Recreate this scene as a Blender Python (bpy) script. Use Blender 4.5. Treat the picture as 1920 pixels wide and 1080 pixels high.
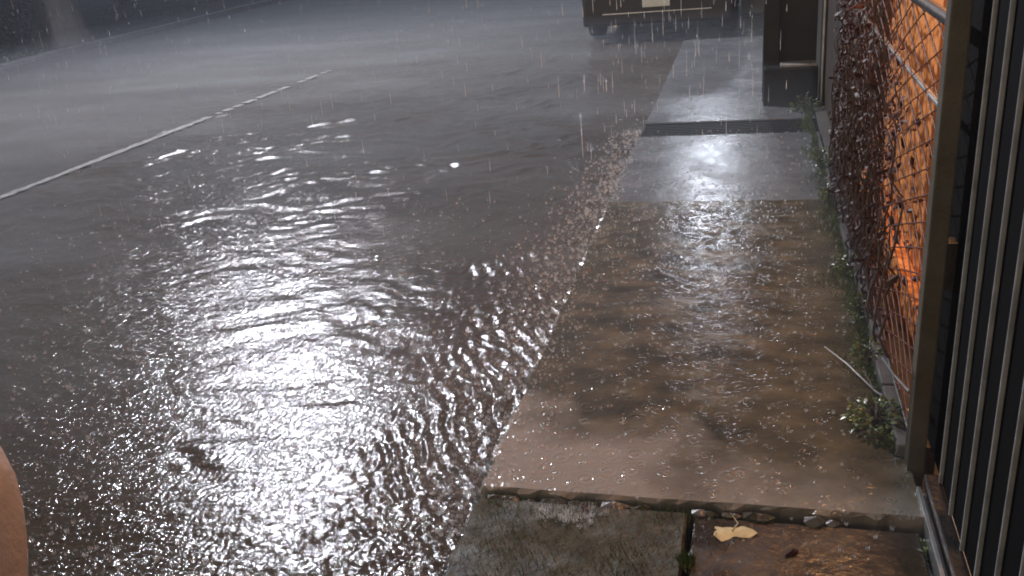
import bpy, bmesh, math, random
import numpy as np
from mathutils import Vector, Matrix
random.seed(7); RNG = np.random.default_rng(11)
scene = bpy.context.scene
for o in list(bpy.data.objects): bpy.data.objects.remove(o)
COL = scene.collection

# ------------------------------------------------------------------ camera
EYE = 1.55
cam_d = bpy.data.cameras.new('camera'); cam = bpy.data.objects.new('camera', cam_d); COL.objects.link(cam)
cam_d.sensor_width = 36; cam_d.lens = 36*1680/1920; cam_d.clip_start = 0.02; cam_d.clip_end = 900
CX = Vector((0.9672, 0.2372, -0.0903)); CY = Vector((-0.0123, 0.3991, 0.9168)); CZ = CX.cross(CY).normalized()
CX.normalize(); CY = CZ.cross(CX)
cam.matrix_world = Matrix(((CX.x, CY.x, CZ.x, 0), (CX.y, CY.y, CZ.y, 0), (CX.z, CY.z, CZ.z, EYE), (0, 0, 0, 1)))
scene.camera = cam
# ------------------------------------------------------------------ night sky, exposure
w = bpy.data.worlds.new('World'); scene.world = w; w.use_nodes = True
nt = w.node_tree; bg = nt.nodes['Background']
sky = nt.nodes.new('ShaderNodeTexSky'); sky.sky_type = 'NISHITA'; sky.sun_disc = False
sky.sun_elevation = math.radians(18); sky.sun_rotation = math.radians(200); sky.dust_density = 4
hs = nt.nodes.new('ShaderNodeHueSaturation'); hs.inputs['Saturation'].default_value = 1.05
nt.links.new(sky.outputs[0], hs.inputs['Color']); nt.links.new(hs.outputs[0], bg.inputs['Color'])
bg.inputs['Strength'].default_value = 0.04
sun_d = bpy.data.lights.new('sun', 'SUN'); sun_d.energy = 0.02; sun_d.angle = math.radians(20); sun_d.color = (0.8, 0.86, 1)
sun_o = bpy.data.objects.new('sun', sun_d); COL.objects.link(sun_o)
sun_o.rotation_euler = (math.radians(60), 0, math.radians(200))
vs = scene.view_settings; vs.view_transform = 'Standard'; vs.look = 'None'; vs.exposure = 0.0; vs.gamma = 1
scene.render.engine = 'CYCLES'
scene.cycles.pixel_filter_type = 'BLACKMAN_HARRIS'; scene.cycles.filter_width = 1.9
scene.cycles.max_bounces = 4; scene.cycles.diffuse_bounces = 2; scene.cycles.glossy_bounces = 3; scene.cycles.transmission_bounces = 3; scene.cycles.volume_bounces = 0

# ------------------------------------------------------------------ helpers
def tag(o, label=None, cat=None, group=None, kind=None):
    if label: o['label'] = label
    if cat: o['category'] = cat
    if group: o['group'] = group
    if kind: o['kind'] = kind
    return o
def empty(name, loc, label=None, cat=None, group=None):
    o = bpy.data.objects.new(name, None); COL.objects.link(o); o.location = loc; o.empty_display_size = .1
    return tag(o, label, cat, group)
def link(name, me, m, parent=None):
    o = bpy.data.objects.new(name, me); COL.objects.link(o)
    if m is not None and len(me.materials) == 0: me.materials.append(m)
    if parent is not None: o.parent = parent
    return o
class MB:
    """collects polygons, builds one mesh object"""
    def __init__(s): s.v = []; s.f = []; s.sm = []
    def add(s, vs, fs, smooth=False):
        b = len(s.v); s.v += [tuple(p) for p in vs]; s.f += [tuple(b+i for i in f) for f in fs]; s.sm += [smooth]*len(fs)
    def box(s, lo, hi, bev=0.0, M=None):
        x0, y0, z0 = lo; x1, y1, z1 = hi
        if bev > 0:
            bm = bmesh.new(); bmesh.ops.create_cube(bm, size=1)
            for v in bm.verts:
                v.co = Vector((x0+(v.co.x+.5)*(x1-x0), y0+(v.co.y+.5)*(y1-y0), z0+(v.co.z+.5)*(z1-z0)))
            bmesh.ops.bevel(bm, geom=list(bm.edges), offset=bev, segments=2, affect='EDGES', profile=.6)
            bm.verts.index_update()
            vs = [v.co.copy() for v in bm.verts]; fs = [[v.index for v in f.verts] for f in bm.faces]; bm.free()
        else:
            vs = [Vector(p) for p in ((x0,y0,z0),(x1,y0,z0),(x1,y1,z0),(x0,y1,z0),(x0,y0,z1),(x1,y0,z1),(x1,y1,z1),(x0,y1,z1))]
            fs = [(0,3,2,1),(4,5,6,7),(0,1,5,4),(1,2,6,5),(2,3,7,6),(3,0,4,7)]
        if M is not None: vs = [M @ v for v in vs]
        s.add(vs, fs); return s
    def tube(s, pts, rad, n=8, caps=True, smooth=True):
        pts = [Vector(p) for p in pts]
        if not hasattr(rad, '__len__'): rad = [rad]*len(pts)
        vs = []; ref = None
        for i, p in enumerate(pts):
            t = (pts[min(i+1, len(pts)-1)] - pts[max(i-1, 0)]).normalized()
            if ref is None:
                ref = t.cross(Vector((0, 0, 1)) if abs(t.z) < .9 else Vector((1, 0, 0))).normalized()
            ref = (ref - t*ref.dot(t)).normalized(); b = t.cross(ref)
            for k in range(n):
                a = 2*math.pi*k/n; vs.append(p + (ref*math.cos(a) + b*math.sin(a))*rad[i])
        fs = []
        for i in range(len(pts)-1):
            for k in range(n):
                k2 = (k+1) % n; fs.append((i*n+k, i*n+k2, (i+1)*n+k2, (i+1)*n+k))
        s.add(vs, fs, smooth)
        if caps:
            s.add(vs[:n], [tuple(range(n))[::-1]]); s.add(vs[-n:], [tuple(range(n))])
        return s
    def lathe(s, prof, n=20, M=Matrix()):
        vs = []
        for r, z in prof:
            for k in range(n):
                a = 2*math.pi*k/n; vs.append(M @ Vector((r*math.cos(a), r*math.sin(a), z)))
        fs = [(i*n+k, i*n+(k+1) % n, (i+1)*n+(k+1) % n, (i+1)*n+k) for i in range(len(prof)-1) for k in range(n)]
        s.add(vs, fs, True); s.add(vs[:n], [tuple(range(n))[::-1]]); s.add(vs[-n:], [tuple(range(n))]); return s
    def mesh(s, name):
        me = bpy.data.meshes.new(name); me.from_pydata([tuple(p) for p in s.v], [], s.f)
        me.polygons.foreach_set('use_smooth', s.sm); me.update(); return me
    def build(s, name, m, parent=None, kind=None):
        o = link(name, s.mesh(name), m, parent)
        if kind: o['kind'] = kind
        return o
def grid_mesh(name, X, Y, Z, m, smooth=True):
    """tensor grid: X (nx), Y (ny), Z (ny,nx)"""
    nx, ny = len(X), len(Y)
    co = np.empty((ny, nx, 3), np.float32); co[..., 0] = X[None, :] if X.ndim == 1 else X; co[..., 1] = Y[:, None]; co[..., 2] = Z
    i = np.arange(nx*ny).reshape(ny, nx)
    q = np.stack([i[:-1, :-1], i[:-1, 1:], i[1:, 1:], i[1:, :-1]], -1).reshape(-1).astype(np.int32)
    nf = len(q)//4
    me = bpy.data.meshes.new(name); me.vertices.add(nx*ny); me.vertices.foreach_set('co', co.ravel())
    me.loops.add(len(q)); me.loops.foreach_set('vertex_index', q)
    me.polygons.add(nf); me.polygons.foreach_set('loop_start', np.arange(nf, dtype=np.int32)*4)
    me.polygons.foreach_set('use_smooth', [smooth]*nf)
    me.update(calc_edges=True)
    return link(name, me, m)

# ------------------------------------------------------------------ materials
def mat(name, c1, c2=None, rough=.5, scale=6., bump=0., bscale=60., metal=0., rough2=None, rscale=3., coat=0., spec=.5, c3=None, ior=1.5, detail=6., ripple=0., trans=0., stretch=(1,1,1), rip=((9.,0.),(15.,3.7))):
    m = bpy.data.materials.new(name); m.use_nodes = True; t = m.node_tree; N = t.nodes; L = t.links
    p = N['Principled BSDF']; p.inputs['Metallic'].default_value = metal; p.inputs['IOR'].default_value = ior
    p.inputs['Coat Weight'].default_value = coat; p.inputs['Coat Roughness'].default_value = .06
    p.inputs['Specular IOR Level'].default_value = spec; p.inputs['Roughness'].default_value = rough
    p.inputs['Transmission Weight'].default_value = trans
    p.inputs['Base Color'].default_value = (*c1, 1)
    tc = N.new('ShaderNodeTexCoord'); mp = N.new('ShaderNodeMapping'); mp.inputs['Scale'].default_value = stretch
    L.new(tc.outputs['Object'], mp.inputs['Vector']); vec = mp.outputs[0]
    def noise(sc, d=detail, r=.6):
        n = N.new('ShaderNodeTexNoise'); n.inputs['Scale'].default_value = sc; n.inputs['Detail'].default_value = d
        n.inputs['Roughness'].default_value = r; L.new(vec, n.inputs['Vector']); return n.outputs['Fac']
    if c2 is not None:
        r = N.new('ShaderNodeValToRGB'); r.color_ramp.elements[0].position = .33; r.color_ramp.elements[1].position = .68
        r.color_ramp.elements[0].color = (*c1, 1); r.color_ramp.elements[1].color = (*c2, 1)
        if c3 is not None:
            e = r.color_ramp.elements.new(.52); e.color = (*c3, 1)
        L.new(noise(scale), r.inputs[0]); L.new(r.outputs[0], p.inputs['Base Color'])
    if rough2 is not None:
        r = N.new('ShaderNodeMapRange'); r.inputs[1].default_value = .38; r.inputs[2].default_value = .62
        r.inputs[3].default_value = rough; r.inputs[4].default_value = rough2
        L.new(noise(rscale, 4), r.inputs[0]); L.new(r.outputs[0], p.inputs['Roughness'])
    nrm = None
    if bump:
        b = N.new('ShaderNodeBump'); b.inputs['Strength'].default_value = bump; b.inputs['Distance'].default_value = .01
        L.new(noise(bscale, 5), b.inputs['Height']); nrm = b.outputs[0]
    if ripple:
        for sc, off in rip:
            mp2 = N.new('ShaderNodeMapping'); mp2.inputs['Location'].default_value = (off, off*2.1, 0); L.new(tc.outputs['Object'], mp2.inputs['Vector'])
            v = N.new('ShaderNodeTexVoronoi'); v.voronoi_dimensions = '2D'; v.inputs['Scale'].default_value = sc; L.new(mp2.outputs[0], v.inputs['Vector'])
            a = N.new('ShaderNodeMath'); a.operation = 'MULTIPLY'; a.inputs[1].default_value = 34.; L.new(v.outputs['Distance'], a.inputs[0])
            sn = N.new('ShaderNodeMath'); sn.operation = 'SINE'; L.new(a.outputs[0], sn.inputs[0])
            fo = N.new('ShaderNodeMapRange'); fo.inputs[1].default_value = 0; fo.inputs[2].default_value = .42; fo.inputs[3].default_value = 1; fo.inputs[4].default_value = 0
            L.new(v.outputs['Distance'], fo.inputs[0])
            mu = N.new('ShaderNodeMath'); mu.operation = 'MULTIPLY'; L.new(sn.outputs[0], mu.inputs[0]); L.new(fo.outputs[0], mu.inputs[1])
            b = N.new('ShaderNodeBump'); b.inputs['Strength'].default_value = ripple; b.inputs['Distance'].default_value = .002
            L.new(mu.outputs[0], b.inputs['Height'])
            if nrm is not None: L.new(nrm, b.inputs['Normal'])
            nrm = b.outputs[0]
    if nrm is not None: L.new(nrm, p.inputs['Normal'])
    return m
def glow(name, col, strength):
    m = bpy.data.materials.new(name); m.use_nodes = True; p = m.node_tree.nodes['Principled BSDF']
    p.inputs['Base Color'].default_value = (.8, .8, .8, 1); p.inputs['Emission Color'].default_value = (*col, 1); p.inputs['Emission Strength'].default_value = strength
    return m
M = {}
M['asphalt'] = mat('asphalt', (.04,.038,.036), (.07,.066,.06), .6, 12, .5, 90)
M['water'] = mat('muddy_rain_water', (.042,.031,.020), (.085,.076,.066), .06, .9, .42, 34, rough2=.13, rscale=1.1, ior=1.33, c3=(.063,.051,.038), stretch=(.42,1,1), ripple=.22, rip=((13.,0.),(22.,3.7),(31.,7.1)))
M['earth'] = mat('earth', (.04,.035,.03), (.07,.06,.05), .7, 2, .4, 30)
M['verge'] = mat('wet_verge', (.010,.012,.008), (.022,.024,.019), .6, 1.2, .6, 14, rough2=.7, rscale=2)
M['grass'] = mat('grass_blade', (.035,.06,.02), (.08,.10,.04), .4, 3)
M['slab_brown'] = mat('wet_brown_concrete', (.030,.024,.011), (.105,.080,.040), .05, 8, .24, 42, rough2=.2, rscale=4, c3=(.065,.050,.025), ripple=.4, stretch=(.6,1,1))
def lit_patch(m, pale):  # lamp light and mist mixed into the slab colour as a pale patch
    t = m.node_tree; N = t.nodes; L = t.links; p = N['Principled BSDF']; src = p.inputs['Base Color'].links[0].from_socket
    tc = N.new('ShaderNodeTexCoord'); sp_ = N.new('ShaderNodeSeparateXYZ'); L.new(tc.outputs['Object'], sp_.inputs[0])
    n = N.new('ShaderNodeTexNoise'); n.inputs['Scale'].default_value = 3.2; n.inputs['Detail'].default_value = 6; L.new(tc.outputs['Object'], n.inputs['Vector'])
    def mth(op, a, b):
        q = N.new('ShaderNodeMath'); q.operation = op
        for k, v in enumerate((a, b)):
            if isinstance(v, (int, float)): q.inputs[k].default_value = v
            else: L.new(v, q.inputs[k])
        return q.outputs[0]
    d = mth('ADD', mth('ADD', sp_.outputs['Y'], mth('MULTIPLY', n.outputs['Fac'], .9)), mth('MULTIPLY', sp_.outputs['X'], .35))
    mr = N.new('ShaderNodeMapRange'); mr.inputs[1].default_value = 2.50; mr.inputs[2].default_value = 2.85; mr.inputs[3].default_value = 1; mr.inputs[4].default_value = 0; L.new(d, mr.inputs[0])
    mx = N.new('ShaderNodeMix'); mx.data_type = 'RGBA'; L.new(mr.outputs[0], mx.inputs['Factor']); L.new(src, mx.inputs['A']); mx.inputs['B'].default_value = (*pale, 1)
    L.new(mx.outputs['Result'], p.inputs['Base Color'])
lit_patch(M['slab_brown'], (.24,.21,.175))
M['slab_pale'] = mat('pale_concrete', (.34,.30,.25), (.50,.45,.38), .22, 7, .35, 40, rough2=.5, rscale=4, ripple=.25)
M['slab_grey'] = mat('wet_grey_concrete', (.08,.08,.08), (.13,.13,.13), .16, 4, .14, 45, rough2=.3, rscale=3, ripple=.14)
M['slab_moss'] = mat('mossy_concrete', (.026,.021,.011), (.066,.054,.034), .5, 14, .9, 35, rough2=.85, rscale=6, c3=(.042,.038,.018), spec=.3)
M['slab_dark'] = mat('dark_wet_concrete', (.022,.014,.009), (.05,.034,.02), .12, 6, .5, 30, rough2=.4, rscale=5)
M['kerb'] = mat('kerb_concrete', (.07,.065,.06), (.13,.12,.11), .3, 8, .4, 40)
M['paint'] = mat('worn_white_paint', (.09,.08,.07), (.30,.28,.245), .3, 26, .5, 60)
M['orange'] = mat('orange_plaster', (.70,.24,.05), (.82,.31,.075), .55, 3, .3, 25)
M['darkwall'] = mat('dark_brown_plaster', (.018,.012,.010), (.04,.028,.02), .5, 3, .4, 20)
M['palewall'] = mat('pale_plaster', (.38,.40,.36), (.5,.52,.47), .5, 3, .2, 20)
M['pillar'] = mat('dark_slate_paint', (.005,.007,.008), (.013,.016,.017), .5, 5, .2, 30, spec=.2)
M['plinth_top'] = mat('pale_grey_lit_edge', (.16,.165,.165), (.3,.3,.3), .3, 10, .3, 40)  # pale tone paints the lit top edge of the plinth; plain on twigs
M['post'] = mat('ochre_painted_steel', (.05,.040,.024), (.085,.070,.047), .45, 9, .25, 40, rough2=.6)
M['steel'] = mat('galvanised_steel', (.38,.38,.37), (.55,.55,.54), .3, 12, .1, 60, metal=.8)
M['wire'] = mat('rusty_wire', (.06,.012,.007), (.14,.045,.025), .45, 30, .2, 90, spec=.35)
M['rail'] = mat('rusty_dark_rail', (.014,.011,.010), (.04,.028,.022), .4, 12, .3, 60, metal=.3)
M['sheet'] = mat('painted_dark_interior', (.0016,.0016,.0018), (.003,.003,.0033), .8, 4, .05, 40, spec=.06)  # near-black tone stands in for the unlit interior behind the gate bars
M['bar'] = mat('grey_painted_bar', (.20,.20,.21), (.36,.36,.37), .35, 12, .15, 60, metal=.2)
M['stem'] = mat('vine_stem', (.025,.012,.009), (.06,.034,.022), .45, 20)
M['vleaf'] = mat('vine_leaf', (.025,.007,.004), (.035,.022,.008), .5, 9, spec=.18, c3=(.04,.011,.006))
M['weed'] = mat('weed_leaf', (.05,.085,.02), (.13,.15,.04), .3, 12)
M['dryleaf'] = mat('fallen_leaf', (.42,.34,.17), (.58,.50,.28), .35, 30, .3, 60)
M['bark'] = mat('wet_bark', (.022,.018,.016), (.055,.045,.042), .55, 5, 1., 16, stretch=(3,3,.5))
M['treeleaf'] = mat('tree_leaf', (.025,.05,.018), (.06,.09,.03), .35, 4)
M['shrubleaf'] = mat('shrub_leaf', (.003,.005,.004), (.008,.012,.008), .4, 5, spec=.15)
M['carpaint'] = mat('black_car_paint', (.005,.006,.0065), (.008,.009,.0095), .3, 4, coat=.4)
M['plastic'] = mat('black_bumper_plastic', (.006,.0065,.007), (.010,.011,.012), .5, 10, .1, 90)
M['rubber'] = mat('tyre_rubber', (.012,.012,.012), (.02,.02,.02), .7, 20)
M['glass'] = mat('car_glass', (.01,.012,.013), None, .05, spec=.8)
M['redlens'] = mat('red_lens', (.25,.01,.01), None, .1, coat=.8)
M['plate'] = mat('plate_white', (.62,.66,.60), (.72,.75,.70), .35, 20)
M['chrome'] = mat('bright_trim', (.5,.5,.5), None, .18, metal=.9)
M['skin'] = mat('skin', (.48,.34,.275), (.57,.42,.345), .40, 40, .25, 130, coat=.25)
M['hair'] = mat('dark_hair', (.012,.009,.007), (.03,.02,.015), .4, 60, .5, 90, stretch=(6,6,.6))
M['shirt'] = mat('grey_vest_cloth', (.18,.18,.20), (.24,.24,.26), .8, 40, .3, 160)
M['shorts'] = mat('navy_shorts_cloth', (.02,.025,.05), (.035,.04,.07), .8, 40, .3, 160)
M['shoe'] = mat('sandal_rubber', (.03,.025,.02), None, .6)
M['eye'] = mat('eye_white', (.75,.73,.7), None, .15)
M['iris'] = mat('brown_iris', (.03,.015,.008), None, .1)
M['lip'] = mat('lips', (.42,.14,.11), None, .4)
M['rain'] = mat('rain_water', (.9,.93,.97), None, .08, ior=1.33, trans=.35)
M['lampmetal'] = mat('lamp_grey_metal', (.2,.2,.21), (.28,.28,.29), .4, 8, metal=.6)
M['lens_cool'] = glow('street_lamp_lens', (.95,.96,1.), 40)
M['lens_warm'] = glow('wall_lamp_glass', (1., .62, .28), 12)
M['lens_porch'] = glow('porch_lamp_glass', (1., .85, .7), 8)

# ------------------------------------------------------------------ the setting: ground, road, water
ROAD = -0.10; WAT = -0.062; KX = -0.75; FARK = -11.4
g = MB(); g.add([(-300,-300,-.4),(300,-300,-.4),(300,300,-.4),(-300,300,-.4)], [(0,1,2,3)])
tag(g.build('ground', M['earth']), kind='structure')
g = MB(); g.add([(FARK-.05,-60,ROAD),(14,-60,ROAD),(14,160,ROAD),(FARK-.05,160,ROAD)], [(0,1,2,3)])
tag(g.build('road', M['asphalt']), kind='structure')

def growing(a, b, s0, gr):
    out = [a]; s = s0
    while out[-1] < b: out.append(out[-1]+s); s *= gr
    return np.array(out)
Xg = KX + .015 - (growing(0, 2.6, .0068, 1.0))
Xg = np.concatenate([Xg, Xg[-1] - growing(.007, 11.5-.75-2.6, .007, 1.008)])[::-1]
Xg[0] = FARK - .02
Yg = np.concatenate([growing(-3, .9, .05, .99), growing(1.0, 40, .0062, 1.0036)])
XX, YY = np.meshgrid(Xg, Yg)
DY = np.gradient(Yg)[:, None]; DX = np.abs(np.gradient(Xg))[None, :]
H = np.zeros_like(XX)
def lowfreq(n, l0, l1, seed):
    r = np.random.default_rng(seed); o = np.zeros_like(XX)
    for _ in range(n):
        l = np.exp(r.uniform(np.log(l0), np.log(l1))); a = r.uniform(0, 2*np.pi); k = 2*np.pi/l
        o += np.sin(k*(np.cos(a)*XX+np.sin(a)*YY)+r.uniform(0, 6.28))
    return o/np.sqrt(n/2)
sst = lambda a, b, v: (lambda t: t*t*(3-2*t))(np.clip((v-a)/(b-a), 0, 1))
warpx = lowfreq(8, .5, 1.6, 3)*.05; warpy = lowfreq(8, .5, 1.6, 4)*.05
chop_env = .55 + .45*sst(-.6, .6, lowfreq(10, .7, 2.2, 5))
lane = sst(-6.2, -4.9, XX)                      # calmer film beyond the painted line
chop_env = chop_env*(.22+.78*lane)
r = np.random.default_rng(21); NW = 90
for i in range(NW):
    l = np.exp(r.uniform(np.log(.03), np.log(.36))); a = math.radians(90)+r.normal(0, .45); k = 2*np.pi/l
    fade = np.clip(l/(4.5*np.maximum(DY, DX)), 0, 1)**2
    H += fade*chop_env*(.07*math.sqrt(2/NW)/k)*np.sin(k*(np.cos(a)*(XX+warpx)+np.sin(a)*(YY+warpy))+r.uniform(0, 6.28))
for i in range(40):                              # longer broken wavelets farther up the road
    l = np.exp(r.uniform(np.log(.07), np.log(.26))); a = math.radians(90)+r.normal(0, .5); k = 2*np.pi/l
    fade = np.clip(l/(4.5*np.maximum(DY, DX)), 0, 1)**2
    H += fade*(.15+.85*chop_env)*lane*sst(3.2, 6.5, YY)*np.clip((15-YY)/6, .3, 1)*(.17*math.sqrt(2/40)/k)*np.sin(k*(np.cos(a)*(XX+warpx*2)+np.sin(a)*(YY+warpy*2))+r.uniform(0, 6.28))
gut = sst(-1.32, -1.0, XX + .10*np.sin(YY*2.1) + lowfreq(6, .4, 1.5, 8)*.07)*np.clip((7.2-YY)/1.5, 0, 1)*sst(1.2, 2.2, YY)
for i in range(26):                              # fast shallow stream in the gutter: oblique standing waves
    l = np.exp(r.uniform(np.log(.028), np.log(.075))); a = math.radians(35)+r.normal(0, .38); k = 2*np.pi/l
    fade = np.clip(l/(4.5*np.maximum(DY, DX)), 0, 1)**2
    H += fade*gut*(.40*math.sqrt(2/26)/k)*np.sin(k*(np.cos(a)*(XX+warpx*.6)+np.sin(a)*(YY+warpy*.6))+r.uniform(0, 6.28))
NR = 9000
ry = np.exp(r.uniform(np.log(1.2), np.log(11), NR)); rx = KX - r.uniform(.02, 1, NR)*(1.2+ry*.75)
for x, y in zip(rx, ry):
    if x < -9: continue
    R = r.uniform(.006, .06); wv = r.uniform(.013, .024); A = r.uniform(.0004, .0012)*(.35 if x < -5.4 else 1)
    E_ = R+.05
    i0, i1 = np.searchsorted(Yg, [y-E_, y+E_]); j0, j1 = np.searchsorted(Xg, [x-E_, x+E_])
    if i1-i0 < 6 or j1-j0 < 6: continue
    d = np.hypot(XX[i0:i1, j0:j1]-x, YY[i0:i1, j0:j1]-y)
    H[i0:i1, j0:j1] += A*np.cos(2*np.pi*(d-R)/wv)*np.exp(-((d-R)/(wv*1.1))**2)
    if R < .03: H[i0:i1, j0:j1] += A*3*np.exp(-(d/.008)**2)
wat = grid_mesh('water', Xg, Yg, WAT + np.clip(H, -.02, .03), M['water']); tag(wat, kind='structure')

# painted line along the lane
g = MB(); n = 220; ys = np.linspace(-3, 10.2, n); rr = random.Random(5)
vsl = []
for y in ys:
    c = -5.29 + .075*(y-5.2) + rr.uniform(-.006, .006); hw = .040 + rr.uniform(-.012, .012)
    vsl += [(c-hw, y, WAT+.008), (c+hw, y, WAT+.008)]
g.add(vsl, [(2*i, 2*i+1, 2*i+3, 2*i+2) for i in range(n-1) if rr.random() < (.98 if ys[i] < 7.6 else .6)])
tag(g.build('lane_marking', M['paint']), kind='structure')

# far side: kerb stones and verge
kb = empty('far_kerb', (0, 0, 0)); tag(kb, kind='structure')
ks = MB(); ks.box((-.09, 0, -.3), (.09, .985, .02), .018); kme = ks.mesh('kerb_stone'); kme.materials.append(M['kerb'])
for i in range(34):
    o = link('kerb_stone', kme, None, kb); o.location = (FARK-.09+random.uniform(-.008,.008), i, random.uniform(-.008,.008))
nx, ny = 90, 150
Xv = np.linspace(-45, FARK-.19, nx); Yv = np.linspace(-3, 60, ny); XV, YV = np.meshgrid(Xv, Yv)
Zv = .0 + .02*np.sin(XV*3.1+YV)*np.sin(YV*2.3-XV) + np.random.default_rng(2).normal(0, .012, XV.shape)
tag(grid_mesh('verge', Xv, Yv, Zv, M['verge']), kind='structure')
g = MB(); rr = random.Random(9)
for i in range(9000):
    y = rr.uniform(8, 26); x = FARK-.2-abs(rr.gauss(0, 1))*2.2; 
    if math.sin(x*2.3)*math.sin(y*1.7+x) < -.1: continue
    h = rr.uniform(.03, .09); a = rr.uniform(0, 6.28); dx, dy = math.cos(a), math.sin(a); b = rr.uniform(-.04, .04)
    g.add([(x-dx*.005, y-dy*.005, -.02), (x+dx*.005, y+dy*.005, -.02), (x+b-dy*.02, y+dx*.02, h)], [(0, 1, 2)])
go = g.build('verge_grass', M['grass']); tag(go, 'short wet grass on the verge beyond the far kerb', 'grass', kind='stuff')

# right pavement
pv = empty('pavement', (0, 0, 0)); tag(pv, kind='structure')
def slab(x0, x1, y0, y1, z, m, zfar=None, bev=.007, rag=.003, seed=0, step=.06):
    rr = random.Random(seed+int(y0*100)); 
    nx, ny = max(3, int((x1-x0)/step)), max(3, int((y1-y0)/step))
    b = MB(); top = []
    for j in range(ny+1):
        for i in range(nx+1):
            x = x0+(x1-x0)*i/nx; y = y0+(y1-y0)*j/ny; zz = z if zfar is None else z+(zfar-z)*j/ny
            e = i in (0, nx) or j in (0, ny)
            if i == 0: x += rr.uniform(-rag, rag)*1.5
            if j == 0: y += rr.uniform(-rag, rag)
            if e: zz -= bev*.6+rr.uniform(0, rag)
            else: zz += rr.uniform(-.0012, .0012)
            if not e:
                if i == 1: x = x0+bev*1.4
                if i == nx-1: x = x1-bev
                if j == 1: y = y0+bev
                if j == ny-1: y = y1-bev
            top.append((x, y, zz))
    W = nx+1
    for fl in (True, False):
        b.add(top, [(j*W+i, j*W+i+1, (j+1)*W+i+1, (j+1)*W+i) for j in range(ny) for i in range(nx) if (0 < i < nx-1 and 0 < j < ny-1) == fl], fl)
    ring = [i for i in range(W)] + [j*W+nx for j in range(1, ny+1)] + [ny*W+i for i in range(nx-1, -1, -1)] + [j*W for j in range(ny-1, 0, -1)]
    up = [top[k] for k in ring]; dn = [(p[0], p[1], -.36) for p in up]; n = len(up)
    b.add(up+dn, [(k, n+k, n+(k+1) % n, (k+1) % n) for k in range(n)])
    return b.build('slab', m, pv)
slab(KX, -.150, .75, 2.045, -.012, M['slab_moss'], rag=.008)
slab(-.138, .44, .75, 2.045, -.022, M['slab_dark'], rag=.006)
slab(KX, .44, -3.0, .735, -.02, M['slab_moss'], rag=.006)
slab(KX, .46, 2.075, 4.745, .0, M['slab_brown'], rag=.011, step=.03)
slab(KX-.01, .46, 4.775, 6.26, -.018, M['slab_grey'], rag=.004)
slab(KX, .46, 6.68, 8.5, -.02, M['slab_grey'], zfar=-.05, rag=.004)
slab(KX, .46, 8.51, 30, -.052, M['slab_grey'], rag=.003)

rr = random.Random(14)
for i in range(34):
    x = KX+.03+rr.random()**1.3*1.0; q = rr.uniform(.008, .026); b = MB(); bm = bmesh.new(); bmesh.ops.create_icosphere(bm, subdivisions=1, radius=1)
    for v in bm.verts: v.co *= rr.uniform(.75, 1.2)
    b.add([(x+v.co.x*q*1.5, 2.052+rr.uniform(-.0,.0)+v.co.y*q*.9-.012*rr.random()*0, -.022+v.co.z*q*.7) for v in bm.verts], [[v.index for v in f.verts] for f in bm.faces]); bm.free()
    b.build('stone_chip', M['slab_moss'] if i % 3 else M['kerb'], pv)

dg = empty('added_drain_grate', (-.15, 6.47, -.03), 'added dark iron grate keeping the drain trench dark across the wet grey pavement', 'drain')  # grate added so that the trench reads as a dark band
def dgp(lo, hi, n): 
    o = MB().box(lo, hi, .003).build(n, M['pillar'], dg); o.matrix_parent_inverse = Matrix.Translation((.15, -6.47, .03))
dgp((KX+.005, 6.266, -.2), (.455, 6.285, -.024), 'frame'); dgp((KX+.005, 6.655, -.2), (.455, 6.674, -.024), 'frame')
for k in range(7): dgp((KX+.005, 6.312+k*.049, -.07), (.455, 6.336+k*.049, -.028), 'bar')
dgp((KX+.002, 6.29, -.2), (.455, 6.65, -.09), 'channel_floor')

# ------------------------------------------------------------------ right side: gate, post, fence, walls
GX = .485
gt = empty('gate', (GX, 1.3, 0), 'gate of thin grey vertical bars before a black sheet painted as dark interior, beside the ochre post', 'gate')
def part(b, name, m, parent, kind=None):
    o = b.build(name, m, parent, kind); o.matrix_parent_inverse = Matrix.Translation(-Vector(parent.location)); return o
part(MB().box((GX+.028, .2, .03), (GX+.034, 2.42, 2.2)), 'sheet', M['sheet'], gt)
part(MB().box((GX-.012, .2, .0), (GX+.026, 2.225, .035), .004), 'bottom_rail', M['rail'], gt)
part(MB().box((GX-.012, .2, 2.2), (GX+.026, 2.225, 2.24), .004), 'top_rail', M['rail'], gt)
y = 2.185
while y > .25:
    part(MB().box((GX+.017, y-.0036, .036), (GX+.0275, y+.0036, 2.199), .002), 'bar', M['bar'], gt); y -= .1365
tr = MB().box((.452, .2, -.058), (.462, 2.2, .012), .002); tr.box((.47, .2, -.058), (.478, 2.2, -.01), .002); tr.box((.441,.2,-.36),(.60,2.2,-.06))
tag(tr.build('gate_track', M['steel']), 'wet steel floor track running under the black gate', 'gate track')
ps = empty('gate_post', (.46, 2.3, 0), 'ochre painted square steel post between gate and mesh fence', 'post')
part(MB().box((.440, 2.29, -.3), (.487, 2.345, 2.4), .005), 'shaft', M['post'], ps)
part(MB().box((.435, 2.285, 2.4), (.492, 2.35, 2.415), .004), 'cap', M['post'], ps)
part(MB().box((.4875, 2.295, .55), (.512, 2.34, .68), .003), 'hinge', M['rail'], ps)
part(MB().box((.4875, 2.295, 1.5), (.512, 2.34, 1.63), .003), 'hinge', M['rail'], ps)

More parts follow.
